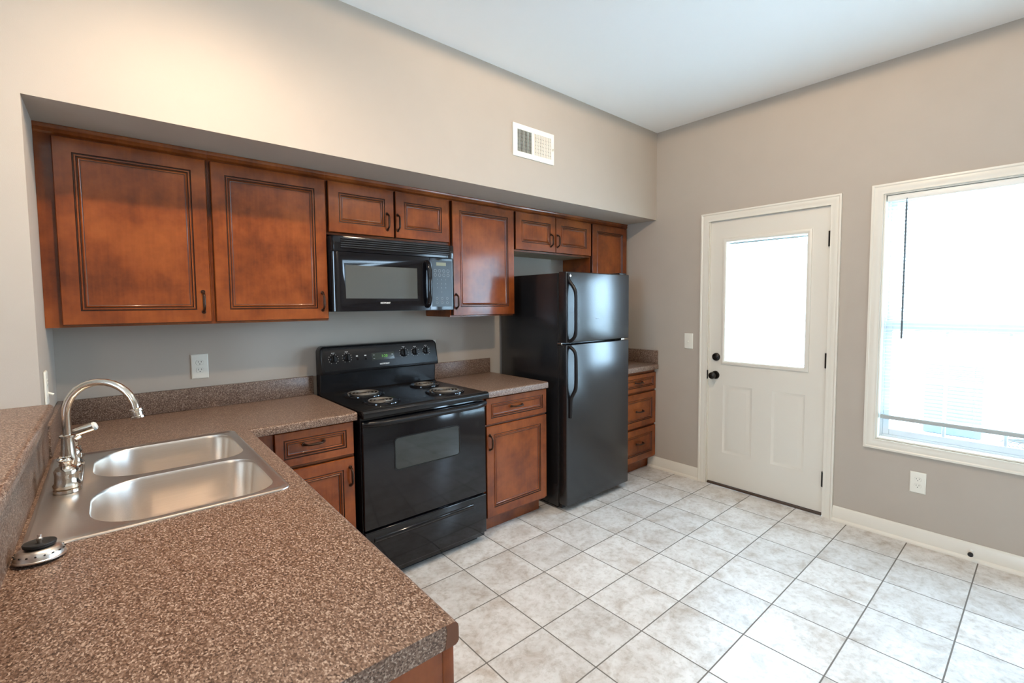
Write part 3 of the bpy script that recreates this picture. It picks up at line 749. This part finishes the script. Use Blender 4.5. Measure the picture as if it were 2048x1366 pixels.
# backguard
BGP = [(-0.026, 0.895), (-0.026, 1.185), (-0.029, 1.193), (-0.036, 1.198), (-0.088, 1.198), (-0.095, 1.196), (-0.100, 1.189), (-0.128, 1.046), (-0.124, 1.036), (-0.086, 1.030), (-0.080, 0.925), (-0.095, 0.915), (-0.095, 0.895)]
def bg_ring(x, drop, ins=0.0):
    k = 1-drop/0.152; out_ = []
    for y, z in BGP:
        if z > 1.05:
            if y < -0.05: y = -0.128 + (y+0.128)*k + drop*0.10
            z = 1.046 + (z-1.046)*k
        out_.append((x, min(y + ins, -0.026), z))
    return out_
mb = MB(); XA, XB, RR = RX0-0.004, RX1+0.003, 0.030
tt = [0.0, 0.0015, 0.004, 0.008, 0.013, 0.019, 0.025, RR]
ds_ = [(t, RR-math.sqrt(max(0.0, RR*RR-(RR-t)**2))) for t in tt]
mb.loops([bg_ring(XA+t, d, 0.004 if t == 0 else 0.0015 if t < 0.002 else 0.0) for t, d in ds_] + [bg_ring(XB-t, d, 0.004 if t == 0 else 0.0015 if t < 0.002 else 0.0) for t, d in reversed(ds_)])
bgd = part('backguard', mb, 'black_top', rg)
PN = Vector((0, -math.cos(math.radians(11)), math.sin(math.radians(11)))); PU = Vector((0, math.sin(math.radians(11)), math.cos(math.radians(11))))
PO = Vector((0, -0.114, 1.118))      # a point on the sloped panel
def on_panel(x, dz, out=0.0): return Vector((x, 0, 0)) + PO + PU*dz + PN*out
mb = MB().rings(on_panel(RX0+0.012, -0.066), UX, PU, PN, RX1-RX0-0.020, 0.134, [(0, -0.004, 'black_satin'), (0.001, 0.0006, 'black_satin'), (0.003, 0.0012, 'black_satin')])
part('control_panel', mb, 'black_satin', bgd)
KN = [(-2.553, 0.004, 0), (-2.474, 0.006, 0), (-2.106, 0.010, 1), (-2.025, 0.010, 0), (-1.945, 0.012, 0)]
for x, dz, big in KN:
    rr = 0.026 if big else 0.0225
    c = on_panel(x, dz, 0.001)
    k = part('control_knob', MB().lathe([(rr, 0.0), (rr*0.98, 0.005), (rr*0.80, 0.008), (rr*0.76, 0.012), (0.0, 0.013)], c, PN, 28), 'black_satin', bgd)
    mb = MB(); g = rr*0.74
    X = Matrix.Translation(c)
    a = c + PN*0.012
    hw = 0.0045
    r0 = [a + UX*sx*hw + PU*sz*g for sx, sz in ((-1,-1),(1,-1),(1,1),(-1,1))]
    r1 = [p + PN*0.013 for p in [a + UX*sx*hw*0.7 + PU*sz*g*0.92 for sx, sz in ((-1,-1),(1,-1),(1,1),(-1,1))]]
    mb.loops([r0, r1]); part('knob_grip', mb, 'black_satin', k)
    mb = MB().use('white_mark')
    for j in range(11):
        an = math.radians(-150 + 30*j + 0); d = UX*math.sin(an) + PU*math.cos(an); t_ = UX*math.cos(an) - PU*math.sin(an)
        p = c + d*(rr+0.0055)
        q = [p + t_*s*0.0011 + d*w*(0.0020 if j % 2 else 0.0013) for s, w in ((-1,-1),(1,-1),(1,1),(-1,1))]
        mb.loops([q, [v + PN*0.0006 for v in q]])
    for ex in (-0.006, 0.004):
        p = c + PU*(rr+0.013) + UX*ex
        q = [p + UX*s*0.004 + PU*w*0.0012 for s, w in ((-1,-1),(1,-1),(1,1),(-1,1))]
        mb.loops([q, [v + PN*0.0006 for v in q]])
    part('dial_marks', mb, 'white_mark', bgd, 'white dial marks around the knob')
dsp = part('display', MB().rings(on_panel(-2.320, -0.022), UX, PU, PN, 0.146, 0.044, [(0, 0.0, 'grey_mark'), (0.0005, 0.0015, 'grey_mark'), (0.003, 0.0018, 'display')]), 'display', bgd)
text_part('clock_digits', '1:20', 0.024, on_panel(-2.240, 0.0, 0.0022), UX, PU, 'green_led', dsp, 'green clock digits')
mb = MB().use('grey_mark')
for ex, ez in ((-2.308, 0.010), (-2.308, -0.012), (-2.188, 0.007), (-2.188, -0.009)):
    mb = MB().use('grey_mark')
    q = [on_panel(ex, ez, 0.0020) + UX*s_*0.005 + PU*w*0.0016 for s_, w in ((-1,-1),(1,-1),(1,1),(-1,1))]
    mb.loops([q, [v + PN*0.0004 for v in q]])
    part('display_mark', mb, 'grey_mark', dsp)
for ex in (-2.414, -2.362):
    mb = MB().use('white_mark')
    q = [on_panel(ex, 0.012, 0.0012) + UX*s*0.006 + PU*w*0.003 for s, w in ((-1,-1),(1,-1),(1,1),(-1,1))]; mb.loops([q, [v + PN*0.0006 for v in q]])
    mb.use('black_gloss')
    q = [on_panel(ex+0.002, -0.008, 0.0012) + UX*s*0.005 + PU*w*0.006 for s, w in ((-1,-1),(1,-1),(1,1),(-1,1))]; mb.loops([q, [v + PN*0.003 for v in q]])
    part('indicator_light', mb, 'white_mark', bgd)
text_part('brand_lettering', 'HOTPOINT', 0.0125, on_panel(-2.243, -0.049, 0.0016), UX, PU, 'white_mark', bgd, 'small white brand lettering', bold=0.0004)
# oven door and drawer
OD0, OD1 = 0.306, 0.862
mb = MB().use('black_gloss')
OX0, OX1 = RX0+0.003, RX1-0.003
WX0, WX1, WZ_0, WZ_1 = -2.452, -2.050, 0.577, 0.752
mb.box(OX0, OX1, -0.665, -0.642, OD0, OD1, 0.006, 3)
od = part('oven_door', mb, 'black_gloss', rg)
mb = MB(); pr = rrect(WX0, WX1, WZ_0, WZ_1, (0.02,)*4, 5)
mb.use('black_satin'); mb.loops([[(x, -0.6652, z) for x, z in pr], [(x, -0.668, z) for x, z in pr], [(WX0+(WX1-WX0)/2+(x-(WX0+WX1)/2)*0.975, -0.668, (WZ_0+WZ_1)/2+(z-(WZ_0+WZ_1)/2)*0.95) for x, z in pr]], False, False)
mb.use('oven_glass'); mb.loops([[(WX0+(WX1-WX0)/2+(x-(WX0+WX1)/2)*0.975, -0.668, (WZ_0+WZ_1)/2+(z-(WZ_0+WZ_1)/2)*0.95) for x, z in pr], [((WX0+WX1)/2+(x-(WX0+WX1)/2)*0.965, -0.6655, (WZ_0+WZ_1)/2+(z-(WZ_0+WZ_1)/2)*0.93) for x, z in pr]], False, True)
part('oven_window', mb, 'oven_glass', od)
mb = MB()
pts = [(OX0+0.004, -0.662, 0.848)] + [(OX0+0.004+(OX1-OX0-0.008)*k/16, -0.668-0.040*min(1, 2.2*math.sin(math.pi*k/16)**0.8), 0.850) for k in range(1, 16)] + [(OX1-0.004, -0.662, 0.848)]
part('oven_handle', MB().tube(pts, 0.0165, 12), 'black_satin', od)
mb = MB().box(RX0+0.003, RX1-0.003, -0.665, -0.642, 0.062, 0.296, 0.006, 3)
dw = part('storage_drawer', mb, 'black_gloss', rg)
mb = MB().prism([(-0.6645, 0.262), (-0.6705, 0.256), (-0.673, 0.246), (-0.6645, 0.232)], 'x', RX0+0.05, RX1-0.10, 0.001)
part('drawer_grip', mb, 'black_gloss', dw)

# ---------------------------------------------------------------- microwave
MX0, MX1, MZ0, MZ1, MYF = -2.6370, -1.8790, 1.4020, 1.8040, -0.372
mw = thing('microwave', 'black over-the-range microwave hung under the short cabinet', 'microwave', ((MX0+MX1)/2, -0.19, MZ0))
mb = MB().use('black_satin').box(MX0, MX1, -0.350, -0.002, MZ0+0.012, MZ1, 0.003)
mb.use('black_satin').box(MX0+0.004, MX1-0.004, -0.345, -0.004, MZ0, MZ0+0.013)
part('case', mb, 'black_satin', mw)
GZ = 1.722
mb = MB().prism([(MX0, -0.350), (MX0, -0.366), (MX0+0.012, -0.380), (MX0+0.06, -0.386), (MX1-0.06, -0.386), (MX1-0.012, -0.380), (MX1, -0.366), (MX1, -0.350)], 'z', GZ+0.001, MZ1-0.001, 0.0025)
gr = part('vent_grille', mb, 'black_gloss', mw)
mb = MB().use('black_gloss')
for k in range(5):
    z = GZ+0.016+k*0.0115
    mb.prism([(-0.3855, z+0.006), (-0.3905, z+0.0035), (-0.3905, z+0.0012), (-0.3855, z-0.0005)], 'x', MX0+0.045, MX1-0.045)
part('louvers', mb, 'black_gloss', gr)
mb = MB().use('black_matte')
for k in range(5):
    z = GZ+0.0225+k*0.0115
    mb.box(MX0+0.045, MX1-0.045, -0.3868, -0.3852, z-0.0002, z+0.0045)
part('grille_gaps', mb, 'black_matte', gr)
# door with bevelled window well
DXR = -2.066
mb = MB().use('black_gloss')
DXL = MX0
wx0, wx1, wz0, wz1 = -2.603, -2.098, 1.428, 1.704
ix0, ix1, iz0, iz1 = -2.566, -2.141, 1.4735, 1.6515
def mwrow(xa, xb, za, zb_): mb.box(xa, xb, -0.386, -0.351, za, zb_)
mb.prism([(DXL, -0.351), (DXL, -0.366), (DXL+0.012, -0.380), (DXL+0.034, -0.386), (wx0, -0.386), (wx0, -0.351)], 'z', MZ0+0.003, GZ-0.002)
mwrow(wx1, DXR, MZ0+0.003, GZ-0.002); mwrow(wx0, wx1, wz1, GZ-0.002); mwrow(wx0, wx1, MZ0+0.003, wz0)
def rc(x0, x1, z0, z1, y): return [(x0, y, z0), (x1, y, z0), (x1, y, z1), (x0, y, z1)]
mb.loops([rc(wx0, wx1, wz0, wz1, -0.386), rc(wx0+0.003, wx1-0.003, wz0+0.003, wz1-0.003, -0.386), rc(ix0, ix1, iz0, iz1, -0.372)], False, False)
md = part('microwave_door', mb, 'black_gloss', mw)
part('door_screen', MB().box(ix0-0.002, ix1+0.002, -0.3722, -0.368, iz0-0.002, iz1+0.002), 'mw_screen', md, 'greyish door window')
pts = [(-2.083, -0.385, 1.690), (-2.083, -0.402, 1.680), (-2.083, -0.418, 1.640), (-2.083, -0.424, 1.560), (-2.083, -0.418, 1.480), (-2.083, -0.402, 1.440), (-2.083, -0.385, 1.430)]
part('door_handle', MB().tube(pts, [0.016, 0.016, 0.0145, 0.0135, 0.0145, 0.016, 0.016], 14), 'black_gloss', md)
text_part('brand_lettering', 'HOTPOINT', 0.0115, (-2.350, -0.3866, 1.4475), UX, UZ, 'white_mark', md, 'small white brand lettering', bold=0.0004)
mb = MB().use('black_gloss').prism([(DXR+0.002, -0.351), (DXR+0.002, -0.386), (MX1-0.022, -0.386), (MX1-0.010, -0.380), (MX1, -0.366), (MX1, -0.351)], 'z', MZ0+0.003, GZ-0.002, 0.001, 1)
pnl = part('control_panel', mb, 'black_gloss', mw)
part('keypad_film', MB().box(-2.050, -1.908, -0.3868, -0.3855, 1.424, 1.706), 'panel_blue', pnl, 'blue-black keypad film')
part('display', MB().box(-2.018, -1.950, -0.3874, -0.3862, 1.674, 1.694), 'lcd', pnl, 'pale lit display')
mb = MB().use('grey_mark')
for r_ in range(2):
    for c_ in range(4):
        x = -2.026+c_*0.030; z = 1.643-r_*0.026
        part('button_ring', MB().lathe([(0.0095, 0.0), (0.0093, 0.0004), (0.0082, 0.0004), (0.0080, 0.0)], (x, -0.3869, z), (0,-1,0), 20, False), 'grey_mark', pnl)
for c_ in (0, 1, 2):
    for r_ in range(2):
        part('button_ring', MB().lathe([(0.0078, 0.0), (0.0076, 0.0004), (0.0066, 0.0004), (0.0064, 0.0)], (-2.016+c_*0.036, -0.3869, 1.474-r_*0.026), (0,-1,0), 20, False), 'grey_mark', pnl)
for i_, ch in enumerate('1234567890'):
    x = -2.013 + (i_ % 3)*0.030; z = 1.590 - (i_//3)*0.0255
    if ch == '0': x = -1.983
    text_part('keypad_digit', ch, 0.0105, (x, -0.3870, z), UX, UZ, 'grey_mark', pnl)

# ---------------------------------------------------------------- refrigerator
FX0, FX1 = -1.2370, -0.5450
fr = thing('refrigerator', 'tall black top-freezer refrigerator with vertical bow handles', 'refrigerator', ((FX0+FX1)/2, -0.36, 0.0005))
mb = MB().use('fridge').box(FX0+0.002, FX1-0.002, -0.648, -0.030, 0.022, 1.645, 0.004)
mb.use('black_matte').box(FX0+0.03, FX1-0.03, -0.62, -0.06, 0.0005, 0.03)
part('cabinet_body', mb, 'fridge', fr)
part('toe_grille', MB().box(FX0+0.02, FX1-0.02, -0.668, -0.646, 0.012, 0.046), 'black_matte', fr)
FDY = -0.735
fz = part('freezer_door', MB().use('fridge').box(FX0, FX1, FDY, -0.660, 1.171, 1.652, 0.007, 3), 'fridge', fr)
fd = part('fresh_food_door', MB().use('fridge').box(FX0, FX1, FDY, -0.660, 0.047, 1.159, 0.007, 3), 'fridge', fr)
mb = MB().box(FX0+0.006, FX1-0.006, -0.662, -0.645, 0.055, 1.150).box(FX0+0.006, FX1-0.006, -0.662, -0.645, 1.180, 1.645)
part('door_gasket', mb, 'black_matte', fr)
part('hinge_bracket', MB().box(FX1-0.085, FX1-0.012, -0.728, -0.640, 1.1615, 1.1685, 0.001), 'chrome', fr)
part('hinge_cap', MB().box(FX1-0.095, FX1-0.010, -0.715, -0.600, 1.650, 1.664, 0.004), 'black_satin', fr)
part('handle_bracket', MB().tube([(FX0-0.001, -0.655, 1.165), (FX0-0.001, -0.690, 1.165)], 0.006, 10), 'chrome', fr)
HX = FX0+0.030
def bow(name, pts, par):
    P = [Vector(p) for p in pts]
    # Catmull-Rom resample
    out_ = []
    for i in range(len(P)-1):
        p0, p1, p2, p3 = P[max(0, i-1)], P[i], P[i+1], P[min(len(P)-1, i+2)]
        for k in range(6):
            t = k/6
            out_.append(0.5*((2*p1)+(-p0+p2)*t+(2*p0-5*p1+4*p2-p3)*t*t+(-p0+3*p1-3*p2+p3)*t**3))
    out_.append(P[-1])
    return part(name, MB().tube(out_, 0.0125, 12), 'black_satin', par)
h1 = bow('freezer_handle', [(HX-0.012, -0.738, 1.640), (HX-0.010, -0.742, 1.590), (HX, -0.768, 1.550), (HX+0.004, -0.788, 1.500), (HX+0.004, -0.790, 1.380), (HX+0.004, -0.788, 1.250), (HX, -0.772, 1.205), (HX-0.006, -0.740, 1.182)], fz)
part('handle_badge', MB().lathe([(0.008, 0.0), (0.007, 0.003), (0.0, 0.0035)], (HX-0.010, -0.752, 1.622), (0,-1,0), 16), 'white_mark', h1, 'small round white badge')
h2 = bow('door_handle', [(HX-0.006, -0.740, 1.148), (HX, -0.772, 1.125), (HX+0.004, -0.788, 1.090), (HX+0.004, -0.790, 1.000), (HX+0.004, -0.788, 0.880), (HX+0.002, -0.772, 0.835), (HX+0.002, -0.750, 0.800), (HX+0.002, -0.742, 0.760), (HX+0.002, -0.740, 0.660)], fd)
mb = MB()
for ex in (-0.008, 0.012):
    mb.lathe([(0.0028, 0.0), (0.0028, 0.001)], (-0.924+ex, FDY, 1.331), (0,-1,0), 8)
part('badge_holes', mb, 'slot', fz)

# ---------------------------------------------------------------- wall fittings
def plate_at(c, u, n, name, label, cat, kind, group=None, w=0.0745, h=0.1245):
    u, n = Vector(u), Vector(n); c = Vector(c)
    t = thing(name, label, cat, c, group)
    o = c - u*w/2 - UZ*h/2
    mb = MB().rings(o, u, UZ, n, w, h, [(0, 0.0005, 'plate'), (0, 0.003, 'plate'), (0.003, 0.006, 'plate'), (0.006, 0.0065, 'plate')])
    part('cover_plate', mb, 'plate', t)
    def pr2(pts, d0, d1, mb, key):
        mb.use(key); mb.loops([[c + u*a + UZ*b + n*d0 for a, b in pts], [c + u*a + UZ*b + n*d1 for a, b in pts]])
    if kind in ('outlet', 'combo'):
        for dz in ((0.0195, -0.0195) if kind == 'outlet' else (0.022,)):
            mb = MB(); pts = [(0.0165*math.cos(2*math.pi*k/24), dz + max(-0.0125, min(0.0125, 0.0165*math.sin(2*math.pi*k/24)))) for k in range(24)]
            pr2(pts, 0.006, 0.0078, mb, 'plate'); rc_ = part('receptacle', mb, 'plate', t)
            mb = MB()
            for a in (-0.0065, 0.0065): pr2([(a-0.001, dz), (a+0.001, dz), (a+0.001, dz+0.008), (a-0.001, dz+0.008)], 0.0074, 0.0081, mb, 'slot')
            pr2([(0.0024*math.cos(k), dz-0.007+0.0024*math.sin(k)) for k in [2*math.pi*j/10 for j in range(10)]], 0.0074, 0.0081, mb, 'slot')
            part('slots', mb, 'slot', rc_)
            mb = MB(); mb.use('slot')
            po = [(a*1.035, dz+(b-dz)*1.045) for a, b in pts]
            mb.loops([[c + u*a + UZ*b + n*0.0064 for a, b in po], [c + u*a + UZ*b + n*0.0067 for a, b in pts]], False, False)
            part('outline', mb, 'slot', rc_)
    if kind in ('switch', 'combo'):
        dz = 0.0 if kind == 'switch' else -0.018
        mb = MB(); pr2([(-0.005, dz-0.012), (0.005, dz-0.012), (0.005, dz+0.012), (-0.005, dz+0.012)], 0.006, 0.0075, mb, 'plate')
        mb.tube([c+UZ*dz+n*0.006, c+UZ*(dz-0.004)+n*0.014, c+UZ*(dz-0.008)+n*0.021], [0.0045, 0.004, 0.0045], 8)
        part('toggle', mb, 'plate', t)
    return t
plate_at((-3.186, -0.0005, 1.1295), UX, -UY, 'wall_outlet', 'ivory duplex outlet on the kitchen wall above the back counter', 'outlet', 'outlet', 'wall outlets')
plate_at((-1.843, -0.0005, 1.127), UX, -UY, 'wall_outlet', 'ivory outlet plate mostly hidden behind the right end of the range backguard', 'outlet', 'outlet', 'wall outlets')
plate_at((-0.0005, -2.406, 0.370), -UY, -UX, 'wall_outlet', 'ivory duplex outlet low on the wall under the window', 'outlet', 'outlet', 'wall outlets')
plate_at((XL+0.0005, -0.465, 1.142), -UY, UX, 'switch_plate', 'ivory plate with a jutting toggle on the narrow left jamb', 'switch', 'combo')
plate_at((-0.0005, -0.929, 1.127), -UY, -UX, 'light_switch', 'ivory light switch beside the white door', 'light switch', 'switch')

# air vent
VX0, VX1, VZ0, VZ1, VY = -1.5957, -1.2378, 2.3660, 2.5662, -SOF-0.0005
av = thing('air_vent', 'white two-section air register high on the soffit wall', 'air vent', ((VX0+VX1)/2, VY, VZ0))
mb = MB().use('vent_white')
fx0, fx1, fm0, fm1, fz0, fz1 = VX0+0.036, VX1-0.026, -1.436, -1.420, VZ0+0.032, VZ1-0.032
for a, b, c, d in ((VX0, fx0, VZ0, VZ1), (fx1, VX1, VZ0, VZ1), (fx0, fx1, VZ0, fz0), (fx0, fx1, fz1, VZ1), (fm0, fm1, fz0, fz1)):
    mb.box(a, b, VY-0.008, VY, c, d)
part('register_frame', mb, 'vent_white', av)
part('duct_back', MB().box(fx0, fx1, VY-0.0012, VY-0.0002, fz0, fz1), 'duct', av)
mb = MB().use('vent_white')
for k in range(11):
    x = fx0 + 0.006 + (fm0-fx0-0.010)*k/10
    mb.prism([(x-0.0005, VY-0.0015), (x+0.0008, VY-0.0015), (x-0.0005, VY-0.0085), (x-0.0018, VY-0.0085)], 'z', fz0, fz1)
for k in range(11):
    x = fm1 + 0.004 + (fx1-fm1-0.008)*k/10
    mb.prism([(x-0.0008, VY-0.0015), (x+0.0005, VY-0.0015), (x+0.0068, VY-0.0075), (x+0.0055, VY-0.0075)], 'z', fz0, fz1)
part('vanes', mb, 'vent_white', av)
mb = MB().use('slot')
for k in range(1, 6): mb.box(fx0, fx1, VY-0.0032, VY-0.0020, fz0+(fz1-fz0)*k/6-0.002, fz0+(fz1-fz0)*k/6+0.002)
part('damper_blades', mb, 'slot', av)
part('damper_lever', MB().box(VX1-0.016, VX1-0.012, VY-0.022, VY-0.008, 2.455, 2.470, 0.001), 'vent_white', av)
for x in (VX0+0.012, VX1-0.012):
    part('screw', MB().lathe([(0.004, 0.0), (0.003, 0.0015), (0.0, 0.002)], (x, VY-0.008, (VZ0+VZ1)/2), (0,-1,0), 10), 'vent_white', av)

# door stop on the baseboard
ds = thing('door_stop', 'small black-tipped door stop on the baseboard below the window', 'door stop', (-0.0145, -2.6500, 0.056))
part('stem', MB().lathe([(0.010, 0.0), (0.009, 0.004), (0.004, 0.006), (0.004, 0.050), (0.0, 0.050)], (-0.0145, -2.650, 0.056), (-1,0,0), 14), 'white_plastic', ds)
part('rubber_tip', MB().lathe([(0.006, 0.046), (0.011, 0.049), (0.012, 0.060), (0.009, 0.066), (0.0, 0.066)], (-0.0145, -2.650, 0.056), (-1,0,0), 16), 'black_matte', ds)

# ---------------------------------------------------------------- outside
structure('ground_outside', MB().box(0.125, 30, -25, 20, -0.22, -0.15), 'concrete', 'pale patio outside')
def condenser(x, y, s, h, label, top=True):
    t = thing('condenser_unit', label, 'air conditioner', (x, y, -0.1495), 'condensers outside the window')
    part('pad', MB().box(x-s*0.7, x+s*0.7, y-s*0.7, y+s*0.7, -0.1495, -0.09), 'concrete', t)
    mb = MB().box(x-s/2, x+s/2, y-s/2, y+s/2, -0.0895, h, 0.02)
    part('housing', mb, 'concrete' if top else 'unit_grey', t)
    if not top: return t
    mb = MB().use('slot')
    for k in range(13): mb.lathe([(s*0.034*(k+1), 0), (s*0.034*(k+1), 0.006), (s*0.034*(k+1)+0.006, 0.006), (s*0.034*(k+1)+0.006, 0)], (x, y, h+0.001), seg=48, caps=False)
    part('fan_grille', mb, 'slot', t)
condenser(3.80, -2.17, 0.50, 0.72, 'pale grey condenser unit outside, left beyond the lower window', False)
condenser(1.20, -2.96, 0.64, 0.42, 'condenser with round top grille close outside the window corner')
